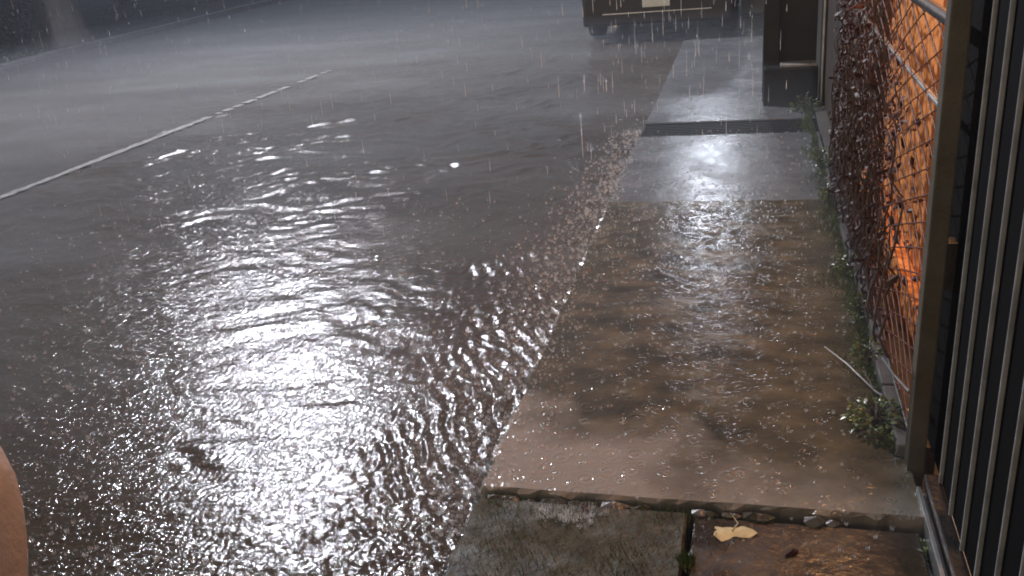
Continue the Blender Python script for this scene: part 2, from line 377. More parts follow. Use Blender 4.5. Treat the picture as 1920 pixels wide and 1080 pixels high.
FX = .462; FZ0 = .05; FZ1 = 1.21; FY0 = 2.348; FY1 = 5.08
fn = empty('mesh_fence', (FX, 4.7, 0), 'rusty diamond wire mesh fence overgrown by a vine in front of orange wall', 'fence')
part(MB().tube([(FX, FY0, FZ1), (FX, FY1, FZ1)], .017, 10), 'top_rail', M['rail'], fn)
part(MB().tube([(FX+.012, FY0, .985), (FX+.012, FY1, .985)], .008, 8), 'tension_rail', M['steel'], fn)
part(MB().tube([(FX, FY0, FZ0), (FX, FY1, FZ0)], .007, 8), 'bottom_rail', M['rail'], fn)
for y in (3.7, 5.06):
    part(MB().tube([(FX+.03, y, -.3), (FX+.03, y, FZ1+.05)], .021, 10), 'fence_post', M['rail'], fn)
g = MB(); tn = math.tan(math.radians(21))
for sg in (1, -1):
    z0 = FZ0-tn*3
    while z0 < FZ1+tn*3:
        pts = []
        for k in range(61):
            yy = FY0+(FY1-FY0)*k/60; z = z0+sg*tn*(yy-FY0)
            if FZ0 <= z <= FZ1: pts.append((FX+.002*sg+.004*math.sin(yy*7+z*3), yy, z+.003*math.sin(yy*5)))
        if len(pts) > 1: g.tube(pts, 0.0024, 4, caps=False)
        z0 += .076
part(g, 'wire_mesh', M['wire'], fn, 'stuff')
wl = empty('house_wall', (.7, 4.6, 0), 'bright orange plastered house wall lit behind the mesh fence', 'wall')
part(MB().box((.66, .15, -.35), (.86, 5.10, 3.0)), 'plaster', M['orange'], wl)
part(MB().box((.60, 2.44, -.35), (.657, 5.09, .06), .006), 'plinth', M['orange'], wl)
part(MB().box((.58, .1, 3.003), (.95, 5.11, 3.12), .01), 'coping', M['kerb'], wl)
strip = MB().box((.468, 2.43, -.35), (.543, 7.1, -.012)); tag(strip.build('flower_bed', M['earth']), kind='structure')
lk = empty('fence_footing', (.44, 4.7, 0), 'low crumbling grey concrete footing under the mesh fence', 'footing')
rr = random.Random(4); y = 2.36; 
while y < 5.0:
    l = rr.uniform(.30, .55); y2 = min(y+l, 5.08)
    part(MB().box((.433+rr.uniform(-.012,.008), y, -.3), (.4665, y2-.012, .03+rr.uniform(0,.02)), .006), 'block', M['kerb'], lk); y = y2

pl = empty('dark_pillar', (.3, 7.2, 0), 'dark slate pillar with low plinth at the far end of the fence', 'pillar')
part(MB().box((.10, 7.32, -.3), (.22, 7.70, 2.6), .008), 'shaft', M['pillar'], pl)
part(MB().box((.222, 7.45, -.3), (.50, 7.70, 2.6), .006), 'recessed_panel', M['pillar'], pl)
part(MB().box((.105, 7.14, -.3), (.50, 7.318, .255), .012), 'plinth', M['pillar'], pl)
part(MB().box((.225, 7.16, .2565), (.49, 7.318, .275), .004), 'ledge', M['plinth_top'], pl)
pp = empty('conduit_pole', (.525, 7.12, 0), 'thin pale grey vertical conduit pole at the fence end', 'pole')
part(MB().tube([(.525, 7.11, -.3), (.525, 7.11, 2.6)], .011, 10), 'tube', M['steel'], pp)
part(MB().box((.50, 7.09, 1.0), (.55, 7.098, 1.03)), 'clamp', M['steel'], pp)
nw = empty('neighbour_wall', (.6, 14, 0), 'dark brown boundary wall between the orange house and the black car', 'wall')
part(MB().box((.545, 5.115, -.35), (.75, 26, 2.5)), 'plaster', M['darkwall'], nw)
part(MB().box((.52, 5.13, 2.503), (.79, 26, 2.6), .01), 'coping', M['kerb'], nw)
pb = empty('gate_pier', (.2, 13.2, 0), 'pale plastered pier standing beyond the black car', 'pier')
part(MB().box((-.12, 13.0, -.35), (.50, 13.5, 2.2), .01), 'shaft', M['palewall'], pb)
part(MB().box((-.17, 12.95, 2.203), (.515, 13.55, 2.32), .01), 'cap', M['kerb'], pb)

# vine on the fence
vn = empty('climbing_vine', (.45, 5, 0), 'tangled dark red-brown vine climbing over the wire mesh fence', 'vine')
g = MB(); rr = random.Random(12)
for i in range(50):
    y = 2.7+2.3*(rr.random()**.75); z = -.01; x = .452; pts = [(x, y, z)]
    top = rr.uniform(.5, 1.25)
    while z < top:
        z += rr.uniform(.05, .09); y += rr.gauss(0, .035); x = .447+rr.uniform(-.03, .028); y = min(max(y, 2.5), 5.0); pts.append((x, y, z))
    n_ = len(pts); g.tube(pts, [.006*(1-.7*k/n_) for k in range(n_)], 5)
part(g, 'stem', M['stem'], vn)
g = MB()
def leaf(b, p, d, nrm, L, W):
    d = Vector(d).normalized(); s = d.cross(Vector(nrm)).normalized(); n = s.cross(d); p = Vector(p)
    b.add([p, p+d*L*.35+s*W*.5-n*.08*L, p+d*L*.72+s*W*.36, p+d*L-n*.15*L, p+d*L*.72-s*W*.36, p+d*L*.35-s*W*.5-n*.08*L, p+d*L*.5+n*.1*L],
          [(0,1,6),(1,2,6),(2,3,6),(3,4,6),(4,5,6),(5,0,6)])
for i in range(1900):
    y = 2.5+2.52*(rr.random()**.7); z = rr.uniform(.02, 1.22)
    dens = .15+.85*min(1, max(0, (y-2.85)/.7))
    if z > .62+.32*(y-2.5): dens *= .12
    if y < 2.9 and z < .22: dens *= .1
    if .5+.5*math.sin(y*5+z*7)*math.sin(z*9-y*3) > dens*1.4 or rr.random() > dens: continue
    x = .478+abs(rr.gauss(0, .05)) if rr.random() < .7 else .447+rr.gauss(0, .012)
    leaf(g, (x, y, z), (rr.uniform(-1,.3), rr.uniform(-1,1), rr.uniform(-1,.3)), (rr.uniform(-1,0), rr.uniform(-.6,.6), rr.uniform(.1,1)), rr.choice((.02,.03,.04,.065)), rr.uniform(.014,.034))
part(g, 'leaves', M['vleaf'], vn, 'stuff')

# weeds along the footing
def weed(x, y, z, R, Hh, n, label, seed, m='weed'):
    rr = random.Random(seed); o = empty('weed', (x, y, z), label, 'weed', 'weeds along the fence footing')
    g = MB(); s = MB()
    for i in range(max(3, n//9)):
        a = rr.uniform(0, 6.28); e = Vector((x+math.cos(a)*R*rr.uniform(.2,.8), y+math.sin(a)*R*rr.uniform(.2,.9), z+Hh*rr.uniform(.4,1)))
        s.tube([(x, y, z-.02), (Vector((x, y, z))*.5+e*.5)+Vector((0,0,Hh*.2)), e], [.003,.002,.001], 4)
    for i in range(n):
        a = rr.uniform(0, 6.28); q = R*math.sqrt(rr.random())
        p = (x+math.cos(a)*q, y+math.sin(a)*q*1.3, z+Hh*rr.random()*(1-.6*q/R))
        leaf(g, p, (math.cos(a)+rr.uniform(-.5,.5), math.sin(a)+rr.uniform(-.5,.5), rr.uniform(-.2,.9)), (rr.uniform(-.4,.4), rr.uniform(-.4,.4), 1), rr.uniform(.015,.038), rr.uniform(.008,.018))
    part(s, 'stem', M['stem'], o); part(g, 'leaves', M[m], o, 'stuff'); return o
weed(.385, 2.52, .0, .075, .10, 190, 'bushy green weed clump beside the foot of the ochre post', 1)
weed(.41, 2.95, .0, .05, .08, 60, 'small sprawling weed at footing just past the bushy clump', 2)
weed(.42, 3.3, .0, .045, .10, 60, 'weed at the footing beside the nearer brown slab', 3)
weed(.42, 3.75, .0, .05, .09, 70, 'weed at the footing beside the fence post', 4)
weed(.41, 4.7, -.005, .05, .11, 80, 'weed at the joint between brown and grey slabs', 5)
weed(.42, 5.5, -.02, .055, .12, 90, 'weed at the dark wall foot beside the grey slab', 6)
weed(.40, 6.95, -.025, .09, .13, 170, 'leafy green weed in front of the dark plinth', 7)
weed(.46, 1.98, -.06, .03, .06, 40, 'small dark weed at the foot of the gate', 8)
# thin bent twigs leaning out of the fence
for k, (pts, lab) in enumerate([([(.45,2.62,.02),(.40,2.68,.03),(.33,2.85,.035),(.27,3.0,.02)], 'thin pale dead twig lying across the pavement edge'),
                                ([(.452,2.42,.18),(.445,2.62,.12),(.44,2.85,.06)], 'thin pale twig leaning on the mesh near the ochre post')]):
    b = MB().tube(pts, [.004,.0035,.003,.002][:len(pts)], 6)
    p1 = Vector(pts[1]); b.tube([p1, p1+Vector((-.03,.06,.04))], [.0025,.001], 5)
    tag(b.build('twig', M['plinth_top']), lab, 'twig')
g = MB(); rr = random.Random(8)
for i in range(5200):
    y = 2.4+rr.random()*4.6; x = .433-abs(rr.gauss(0, .035))*(1+.6*math.sin(y*9)); z = .0 if y < 4.75 else -.018
    a = rr.uniform(0, 6.28); h = rr.uniform(.006, .028)
    g.add([(x-.003*math.cos(a), y-.003*math.sin(a), z-.004), (x+.003*math.cos(a), y+.003*math.sin(a), z-.004), (x+rr.uniform(-.014,.010), y+rr.uniform(-.014,.014), z+h)], [(0,1,2)])
tag(g.build('moss', M['weed']), 'ragged band of green moss along the fence footing', 'moss', kind='stuff')
# moss tufts on near slab, fallen leaf
g = MB(); rr = random.Random(3)
for i in range(3000):
    cx, cy, R = [(-.62,1.86,.10), (-.50,1.72,.12), (-.30,1.80,.08), (-.66,1.62,.09), (-.145,1.85,.02), (-.68,2.05,.07), (-.45,2.06,.12), (-.2,2.06,.12)][rr.randrange(8)]
    x = cx+rr.gauss(0, R*.6); y = cy+rr.gauss(0, R*.6)
    if x < KX+.02 or y > 2.068: continue
    a = rr.uniform(0, 6.28); h = rr.uniform(.008, .022)
    g.add([(x-.002*math.cos(a), y-.002*math.sin(a), -.025), (x+.002*math.cos(a), y+.002*math.sin(a), -.025), (x+rr.uniform(-.012,.012), y+rr.uniform(-.012,.012), -.014+h)], [(0,1,2)])
tag(g.build('moss', M['weed']), 'patchy green moss on the sunken near slab', 'moss', kind='stuff')
lf = empty('fallen_leaf', (-.03, 1.985, -.026), 'pale yellow fallen leaf lying flat on the dark slab', 'leaf')
b = MB(); out = []
for k in range(22):
    t = k/22*2*math.pi; rad = .045*(1+.18*math.cos(3*t)+.08*math.cos(7*t)); out.append((-.03+rad*1.15*math.cos(t), 1.985+rad*.85*math.sin(t), -.022+.006*math.sin(2*t+1)))
cc = (-.03, 1.985, -.016); b.add(out+[cc], [(k, (k+1) % 22, 22) for k in range(22)], True)
b.add([(p[0], p[1], p[2]-.0015) for p in out+[cc]], [((k+1) % 22, k, 22) for k in range(22)], True)
part(b, 'blade', M['dryleaf'], lf)
part(MB().tube([(-.03, 1.985, -.015), (-.015, 2.02, -.018), (-.035, 2.045, -.005)], [.0018,.0016,.0012], 5), 'stalk', M['dryleaf'], lf)
for k, (x, y, z, a) in enumerate([(.10,1.905,-.018,.7), (-.42,2.0,-.008,2.0)]):
    b = MB(); leaf(b, (x, y, z), (math.cos(a), math.sin(a), .02), (0, 0, 1), .05, .026)
    tag(b.build('fallen_leaf', M['vleaf']), ['small brown leaf beside the pale leaf on the dark slab', 'small brown leaf on the mossy slab by the step'][k], 'leaf')

# ------------------------------------------------------------------ lamps of the place
sl = empty('street_lamp', (-11.95, 11.3, 0), 'grey street lamp on the far verge with long arm over the flooded road', 'street lamp')
LP = Vector((-6.95, 10.8, 6.95))
part(MB().lathe([(.16,-.05),(.16,.04),(.10,.10),(.085,.5),(.06,6.6),(.055,6.9)], 16, Matrix.Translation((-11.95, 11.3, 0))), 'pole', M['lampmetal'], sl)
part(MB().tube([(-11.95,11.3,6.8), (-11.2,11.2,7.05), (-9.4,11.0,7.12), (LP.x-.2,LP.y,LP.z+.12)], [.05,.045,.04,.035], 10), 'arm', M['lampmetal'], sl)
part(MB().box((LP.x-.3, LP.y-.15, LP.z+.05), (LP.x+.35, LP.y+.15, LP.z+.15), .03), 'lamp_head', M['lampmetal'], sl)
part(MB().box((LP.x-.2, LP.y-.12, LP.z+.02), (LP.x+.3, LP.y+.12, LP.z+.049), .006), 'lens', M['lens_cool'], sl)
def lamp(name, loc, power, col, rad, parent, aim=None, cone=172):
    d = bpy.data.lights.new(name, 'SPOT' if aim else 'POINT'); d.energy = power; d.color = col; d.shadow_soft_size = rad
    o = bpy.data.objects.new(name, d); COL.objects.link(o); o.location = Vector(loc)-Vector(parent.location); o.parent = parent
    if aim:
        d.spot_size = math.radians(cone); d.spot_blend = 1.; o.rotation_euler = (Vector(aim)-Vector(loc)).to_track_quat('-Z', 'Y').to_euler()
    return o
lamp('bulb', LP+Vector((.05,0,-.25)), 7000, (.88,.905,1.), .24, sl, (-5.0, 8.0, 0))
fl = empty('street_lamp', (.22, 23, -.1), 'farther street lamp standing on the pavement beyond the pale pier', 'street lamp')
L2 = Vector((-1.0, 22.6, 5.6))
part(MB().lathe([(.15,-.15),(.15,-.02),(.09,.06),(.08,.5),(.055,5.5),(.05,5.8)], 16, Matrix.Translation((.22, 23, 0))), 'pole', M['lampmetal'], fl)
part(MB().tube([(.22,23,5.7), (-.1,22.9,5.9), (L2.x+.15,L2.y,L2.z+.12)], [.045,.04,.035], 10), 'arm', M['lampmetal'], fl)
part(MB().box((L2.x-.3, L2.y-.14, L2.z+.05), (L2.x+.3, L2.y+.14, L2.z+.15), .03), 'lamp_head', M['lampmetal'], fl)
part(MB().box((L2.x-.22, L2.y-.11, L2.z+.02), (L2.x+.22, L2.y+.11, L2.z+.049), .006), 'lens', M['lens_cool'], fl)
lamp('bulb', L2+Vector((0,0,-.2)), 380, (.82,.88,1.), .22, fl, (-1.5, 7, 0))
wlamp = empty('wall_lamp', (.60, 3.2, 2.3), 'warm wall lamp mounted on the orange house wall', 'wall lamp')
part(MB().box((.63, 3.14, 2.24), (.659, 3.26, 2.40), .006), 'back_plate', M['rail'], wlamp)
part(MB().lathe([(.02,2.20),(.055,2.23),(.06,2.33),(.03,2.36)], 14, Matrix.Translation((.575, 3.2, 0))), 'glass', M['lens_warm'], wlamp)
part(MB().lathe([(.075,2.362),(.05,2.40),(.01,2.42)], 14, Matrix.Translation((.575, 3.2, 0))), 'hood', M['rail'], wlamp)
lamp('bulb', (.535, 3.2, 2.15), 90, (1., .50, .2), .06, wlamp)
plamp = empty('porch_lamp', (.60, .3, 2.5), 'round porch lamp mounted above the gate end', 'wall lamp')
part(MB().box((.62, .22, 2.42), (.659, .38, 2.58), .006), 'back_plate', M['rail'], plamp)
part(MB().lathe([(.03,2.40),(.07,2.44),(.07,2.54),(.03,2.58)], 16, Matrix.Translation((.54, .3, 0))), 'glass', M['lens_porch'], plamp)
lamp('bulb', (.44, .28, 2.5), 15, (1., .92, .84), .07, plamp)

# ------------------------------------------------------------------ trees and shrub across the road
tr_ = empty('tree', (-12.2, 14.5, 0), 'thick pale-barked tree standing on the verge by the far kerb', 'tree')
def trunk(b, base, rad, hgt, seed, lean=(0,0)):
    rr = random.Random(seed); n = 22; vs = []; rings = 12
    for i in range(rings):
        t = i/(rings-1); z = -.1+t*hgt; fl = 1+.55*math.exp(-t*hgt/.35); rz = rad*(1-.45*t)*fl
        for k in range(n):
            a = 2*math.pi*k/n; bump = 1+.10*math.sin(5*a+1.3+z*.4)*math.exp(-z/1.2)+.05*math.sin(9*a+z*2)
            vs.append((base[0]+lean[0]*t+math.cos(a)*rz*bump, base[1]+lean[1]*t+math.sin(a)*rz*bump, base[2]+z))
    b.add(vs, [(i*n+k, i*n+(k+1) % n, (i+1)*n+(k+1) % n, (i+1)*n+k) for i in range(rings-1) for k in range(n)], True)
g = MB(); trunk(g, (-12.2,14.5,0), .40, 3.6, 1, (-.35,.3)); rr = random.Random(6); tips = []
for i in range(9):
    a = i*2.4; L = rr.uniform(1.6, 2.8); p0 = Vector((-12.55, 14.8, 3.0+rr.uniform(-.4,.45)))
    p2 = p0+Vector((math.cos(a)*L, math.sin(a)*L, rr.uniform(1.2, 2.6))); p1 = (p0+p2)/2+Vector((0,0,.25))
    g.tube([p0, p1, p2], [.13,.08,.03], 8); tips += [p1, p2, (p1+p2)/2]
part(g, 'trunk', M['bark'], tr_)
g = MB()
for i in range(9000):
    c = rr.choice(tips); d = Vector((rr.gauss(0,1), rr.gauss(0,1), rr.gauss(0,.75)))*.55; p = c+d
    leaf(g, p, (rr.uniform(-1,1), rr.uniform(-1,1), rr.uniform(-.8,.3)), (rr.uniform(-.5,.5), rr.uniform(-.5,.5), 1), rr.uniform(.09,.17), rr.uniform(.05,.09))
part(g, 'crown', M['treeleaf'], tr_, 'stuff')
def shrub(x, y, R, Hh, n, label, seed):
    rr = random.Random(seed); o = empty('shrub', (x, y, 0), label, 'shrub', 'shrubs on the far verge'); s = MB(); g = MB(); tips = []
    for i in range(14):
        a = rr.uniform(0, 6.28); e = Vector((x+math.cos(a)*R*rr.uniform(.2,.8), y+math.sin(a)*R*rr.uniform(.2,.8), Hh*rr.uniform(.4,.9)))
        s.tube([(x, y, -.05), Vector((x, y, 0))*.5+e*.5+Vector((0,0,.1)), e], [.03,.02,.008], 6); tips += [e, Vector((x,y,0))*.4+e*.6]
    for i in range(n):
        c = rr.choice(tips); p = c+Vector((rr.gauss(0,R*.3), rr.gauss(0,R*.3), rr.gauss(0,Hh*.16)))
        if p.z < .02: continue
        leaf(g, p, (rr.uniform(-1,1), rr.uniform(-1,1), rr.uniform(-.7,.5)), (rr.uniform(-.6,.6), rr.uniform(-.6,.6), 1), rr.uniform(.06,.13), rr.uniform(.03,.06))
    part(s, 'stem', M['stem'], o); part(g, 'leaves', M['shrubleaf'], o, 'stuff'); return o
shrub(-12.7, 13.3, .7, 1.5, 3600, 'dense dark shrub on the verge beside the thick tree trunk', 3)
shrub(-15.0, 16.2, 1.0, 1.8, 2600, 'dark shrub behind the thick tree trunk', 4)
shrub(-17.5, 23.5, 1.6, 2.0, 2600, 'wide dark shrub farther along the verge', 5)

# ------------------------------------------------------------------ car
def car(cx, y0, gz):
    o = empty('car', (cx, y0, gz), 'small black hatchback with pale rear plate parked astride the kerb', 'car')
    W = .82; Lc = 3.75
    # body: cross sections along y (rear 0 -> front Lc); each: (y, half width, z bottom, z belt, z top, half width top)
    sec = [(0.0,.74,.24,.80,.84,.66), (.05,.80,.20,.86,.92,.70), (.30,W,.18,.90,.96,.74), (1.0,W,.18,.92,.98,.76), (2.4,W,.18,.90,.95,.74), (3.0,.81,.18,.82,.86,.72), (3.55,.77,.20,.70,.73,.64), (3.75,.66,.26,.60,.62,.56)]
    b = MB(); vs = []; n = 12
    for (y, hw, zb, zt, zz, ht) in sec:
        r_ = [(-hw*.86,zb),(-hw*.97,zb+.08),(-hw,(zb+zt)/2),(-hw*.985,zt-.06),(-ht*1.04,zt+.01),(-ht*.6,zz),(ht*.6,zz),(ht*1.04,zt+.01),(hw*.985,zt-.06),(hw,(zb+zt)/2),(hw*.97,zb+.08),(hw*.86,zb)]
        vs += [(cx+px, y0+y, gz+pz) for px, pz in r_]
    b.add(vs, [(i*n+k, (i+1)*n+k, (i+1)*n+(k+1) % n, i*n+(k+1) % n) for i in range(len(sec)-1) for k in range(n)], True)
    b.add(vs[:n], [tuple(range(n))]); b.add(vs[-n:], [tuple(range(n))[::-1]])
    bd = part(b, 'body', M['carpaint'], o); 
    # cabin
    b = MB(); cs = [(.10,.70,.88,.90,.66),(.34,.74,.90,1.30,.57),(.75,.75,.92,1.43,.56),(1.5,.75,.94,1.46,.57),(2.05,.74,.92,1.38,.56),(2.75,.72,.86,.90,.66)]
    vs = []; n = 8
    for (y, hw, zb, zt, ht) in cs:
        vs += [(cx+px, y0+y, gz+pz) for px, pz in [(-hw,zb),(-(hw*.5+ht*.5),(zb+zt)/2),(-ht,zt-.04*(zt-zb)),(-ht*.8,zt),(ht*.8,zt),(ht,zt-.04*(zt-zb)),((hw*.5+ht*.5),(zb+zt)/2),(hw,zb)]]
    b.add(vs, [(i*n+k, (i+1)*n+k, (i+1)*n+k+1, i*n+k+1) for i in range(len(cs)-1) for k in range(n-1)], True); b.add(vs[:n], [tuple(range(n))])
    part(b, 'cabin', M['carpaint'], o)
    def quad(name, pts, m, th=.006):
        p = [Vector((cx+a, y0+b_, gz+c)) for a, b_, c in pts]; nn = (p[1]-p[0]).cross(p[2]-p[0]).normalized()*th
        q = MB(); q.add(p+[v+nn for v in p], [(3,2,1,0),(4,5,6,7),(0,1,5,4),(1,2,6,5),(2,3,7,6),(3,0,4,7)]); return part(q, name, m, o)
    quad('rear_window', [(-.60,.12,.95),(.60,.12,.95),(.52,.305,1.27),(-.52,.305,1.27)], M['glass'])
    quad('windscreen', [(.60,2.72,.93),(-.60,2.72,.93),(-.50,2.09,1.36),(.50,2.09,1.36)], M['glass'])
    for s in (-1, 1):
        for (ya, yb, za, zb2) in ((.45,1.25,1.33,1.38),(1.32,2.15,1.38,1.30)):
            pts = [(s*.742,ya,.99),(s*.742,yb,.99),(s*.62,yb-.06,zb2-.03),(s*.62,ya+.04,za-.03)]
            quad('side_window', pts if s > 0 else pts[::-1], M['glass'], .008)
        tl = part(MB().box((cx+s*.70-.075, y0-.012, gz+.70), (cx+s*.70+.075, y0+.12, gz+.90), .02), 'tail_light', M['redlens'], o)
        part(MB().box((cx+s*.56-.1, y0+3.60, gz+.52), (cx+s*.56+.1, y0+3.70, gz+.64), .02), 'headlight', M['chrome'], o)
        part(MB().box((cx+s*.88-.05, y0+2.15, gz+.95), (cx+s*.88+.07, y0+2.23, gz+1.07), .02), 'mirror', M['plastic'], o)
        for yw in (.68, 3.02):
            Mw = Matrix.Translation((cx+s*.74, y0+yw, gz+.285)) @ Matrix.Rotation(math.pi/2, 4, 'Y')
            wh = part(MB().lathe([(.19,-.085),(.265,-.085),(.285,-.05),(.285,.05),(.265,.085),(.19,.085)], 24, Mw), 'wheel', M['rubber'], o)
            rm = MB().lathe([(.03,-.09),(.18,-.088),(.19,0),(.18,.088),(.03,.09)], 20, Mw).build('rim', M['chrome'], wh)
    bp = part(MB().box((cx-.80, y0-.07, gz+.20), (cx+.80, y0+.09, gz+.58), .035), 'rear_bumper', M['plastic'], o)
    part(MB().box((cx-.58, y0-.086, gz+.325), (cx+.58, y0-.0705, gz+.338), .003), 'bumper_trim', M['chrome'], o)
    part(MB().box((cx-.72, y0+3.68, gz+.2), (cx+.72, y0+3.84, gz+.46), .035), 'front_bumper', M['plastic'], o)
    pt = part(MB().box((cx-.145, y0-.082, gz+.385), (cx+.145, y0-.0705, gz+.53), .003), 'licence_plate', M['plate'], o)
    part(MB().box((cx-.24, y0-.012, gz+.62), (cx+.24, y0+.01, gz+.68), .004), 'tailgate_handle', M['plastic'], o)
    part(MB().tube([(cx-.45, y0-.05, gz+.20), (cx-.45, y0+.25, gz+.20)], .022, 10), 'exhaust', M['chrome'], o)
    part(MB().tube([(cx-.25, y0+.14, gz+1.0), (cx+.1, y0+.22, gz+1.12)], .006, 6), 'wiper', M['plastic'], o)
    return o
cr = car(-1.06, 11.0, -.052); cr.scale = (1.09, 1.0, 1.04)

# ------------------------------------------------------------------ person at the kerb (only a bare shoulder and arm reach the picture)
def skin_mesh(name, verts, edges, rad, m, parent, root=0, sub=2):
    me = bpy.data.meshes.new(name); me.from_pydata(verts, edges, []); me.update()
    o = link(name, me, m, parent); o.matrix_parent_inverse = Matrix.Translation(-Vector(parent.location))
    md = o.modifiers.new('skin', 'SKIN'); md.use_smooth_shade = True
    sv = me.skin_vertices[0].data if me.skin_vertices else None
    if sv is None:
        bpy.context.view_layer.objects.active = o; bpy.ops.mesh.customdata_skin_add(); sv = me.skin_vertices[0].data
    for i, v in enumerate(sv):
        q = rad[i]; v.radius = q if hasattr(q, '__len__') else (q, q); v.use_root = (i == root)
    s = o.modifiers.new('sub', 'SUBSURF'); s.levels = sub; s.render_levels = sub
    return o
def pix(x, y, dist):
    d = (CX*(x-960)+CY*(540-y)-CZ*1680).normalized(); return Vector((0, 0, EYE))+d*dist
SR = pix(-112, 880, .63); ER = pix(-92, 1310, .66)
PX, PY, GZ = SR.x-.165, SR.y-.01, -.045
pe = empty('person', (PX, PY, GZ), 'person with bare arm in a sleeveless grey top standing at the kerb edge', 'person')
sh = SR.z
V = []; Ed = []; Rd = []
def add(p, r, frm=None):
    V.append(tuple(p)); Rd.append(r); i = len(V)-1
    if frm is not None: Ed.append((frm, i))
    return i
hipz = .80
pel = add((PX, PY, hipz), (.135,.10)); wa = add((PX, PY, hipz+.16), (.12,.085), pel); ch = add((PX, PY, sh-.14), (.135,.095), wa)
up = add((PX, PY-.005, sh-.01), (.09,.07), ch); nk = add((PX, PY, sh+.07), (.048,.05), up); nk2 = add((PX, PY+.01, sh+.115), (.045,.048), nk)
h1 = add((PX, PY+.015, sh+.17), (.06,.072), nk2); h2 = add((PX, PY+.012, sh+.235), (.073,.09), h1); h3 = add((PX, PY+.005, sh+.295), (.058,.072), h2)
for s in (1, -1):
    if s > 0:
        S = SR; E_ = ER; Wp = E_+Vector((-.02, .06, -.225))
    else:
        S = Vector((PX-.165, PY-.01, sh)); E_ = S+Vector((-.03,-.03,-.27)); Wp = E_+Vector((.02,.07,-.22))
    cl = add((PX+s*.09, PY-.01, sh+.0), (.055,.055), up)
    a1 = add(S, (.05,.052), cl); a2 = add(S.lerp(E_, .35), (.0475,.049), a1); a2b = add(S.lerp(E_, .75), (.042,.044), a2); a3 = add(E_, (.037,.038), a2b); a4 = add(E_.lerp(Wp, .3), (.038,.037), a3); a5 = add(Wp, (.025,.021), a4)
    hd = Wp-E_; hd.normalize(); pm = add(Wp+hd*.05, (.020,.036), a5); 
    kn = Wp+hd*.085
    for fi, (dy, ln) in enumerate(((.027,.068),(.009,.078),(-.009,.072),(-.026,.056))):
        f0 = add(kn+Vector((0, dy, 0)), .0088, pm); f1 = add(kn+Vector((-s*.006, dy*1.1, 0))+hd*ln*.5, .0082, f0); add(kn+Vector((-s*.022, dy*1.1, 0))+hd*ln*.95, .007, f1)
    t0 = add(Wp+hd*.03+Vector((-s*.01, .035, 0)), .0105, a5); t1 = add(Wp+hd*.06+Vector((-s*.016, .05, 0)), .0095, t0); add(Wp+hd*.085+Vector((-s*.02, .055, 0)), .008, t1)
    hp = add((PX+s*.085, PY, hipz-.07), (.085,.09), pel); kn_ = add((PX+s*.095, PY+.015, .44), (.055,.06), hp); 
    cf = add((PX+s*.095, PY-.005, .30), (.05,.056), kn_); an = add((PX+s*.095, PY-.01, .05), (.034,.038), cf); add((PX+s*.10, PY+.06, .0), (.036,.026), an); add((PX+s*.105, PY+.15, -.012), (.038,.018), len(V)-1)
skin_mesh('body', V, Ed, Rd, M['skin'], pe)
# clothing: sleeveless top and shorts, hair, face
def rings(rs, n=28):
    q = MB(); vs = [(PX+rx*math.cos(2*math.pi*k/n)*(1+.012*math.sin(k*2.1+i)), PY+oy+ry*math.sin(2*math.pi*k/n), z) for i, (z, rx, ry, oy) in enumerate(rs) for k in range(n)]
    q.add(vs, [(i*n+k, i*n+(k+1) % n, (i+1)*n+(k+1) % n, (i+1)*n+k) for i in range(len(rs)-1) for k in range(n)], True); return q
part(rings([(hipz-.07,.158,.120,0),(hipz-.02,.160,.122,0),(hipz+.06,.150,.114,0),(hipz+.16,.138,.104,0),(sh-.20,.150,.112,0),(sh-.12,.150,.114,0),(sh-.07,.140,.105,0),(sh-.02,.115,.085,0),(sh+.012,.075,.068,0)]), 'top', M['shirt'], pe)
q = rings([(hipz+.0,.150,.112,0),(hipz-.06,.156,.118,0),(hipz-.14,.160,.120,0),(hipz-.20,.155,.112,0)])
for sg in (-1, 1): q.tube([(PX+sg*.078,PY,hipz-.12),(PX+sg*.085,PY+.004,hipz-.24),(PX+sg*.090,PY+.008,.50)], [.086,.094,.092], 20, caps=False)
part(q, 'shorts', M['shorts'], pe)
hz = sh+.235
b = MB(); vs = []; n = 20
for i in range(9):
    t = i/8*1.95; 
    for k in range(n):
        a = 2*math.pi*k/n; front = max(0, math.sin(a))
        tt = t*(1-.45*front); vs.append((PX+.086*math.sin(tt)*math.cos(a), PY+.004+.104*math.sin(tt)*math.sin(a), hz+.02+.118*math.cos(tt)))
b.add(vs, [(i*n+k, i*n+(k+1) % n, (i+1)*n+(k+1) % n, (i+1)*n+k) for i in range(8) for k in range(n)], True); part(b, 'hair', M['hair'], pe)
fy = PY+.012+.088
for s in (-1, 1):
    e = part(MB().lathe([(.001,-.012),(.009,-.008),(.012,0),(.009,.008),(.001,.012)], 12, Matrix.Translation((PX+s*.03, fy-.012, hz))), 'eye', M['eye'], pe)
    part(MB().lathe([(.0055,0),(.004,.002)], 10, Matrix.Translation((PX+s*.03, fy-.0005, hz)) @ Matrix.Rotation(-math.pi/2, 4, 'X')), 'iris', M['iris'], pe)
    part(MB().tube([(PX+s*.072, PY+.0, hz+.02), (PX+s*.083, PY-.008, hz), (PX+s*.074, PY+.002, hz-.03)], [.008,.013,.007], 8), 'ear', M['skin'], pe)
    part(MB().box((PX+s*.10-.045, PY-.06, -.045), (PX+s*.10+.045, PY+.19, -.028), .008), 'sandal', M['shoe'], pe)
part(MB().tube([(PX, fy-.012, hz+.005), (PX, fy+.012, hz-.03), (PX, fy-.01, hz-.04)], [.007,.012,.008], 8), 'nose', M['skin'], pe)
part(MB().tube([(PX-.022, fy-.018, hz-.065), (PX, fy-.006, hz-.063), (PX+.022, fy-.018, hz-.065)], [.003,.006,.003], 8), 'mouth', M['lip'], pe)

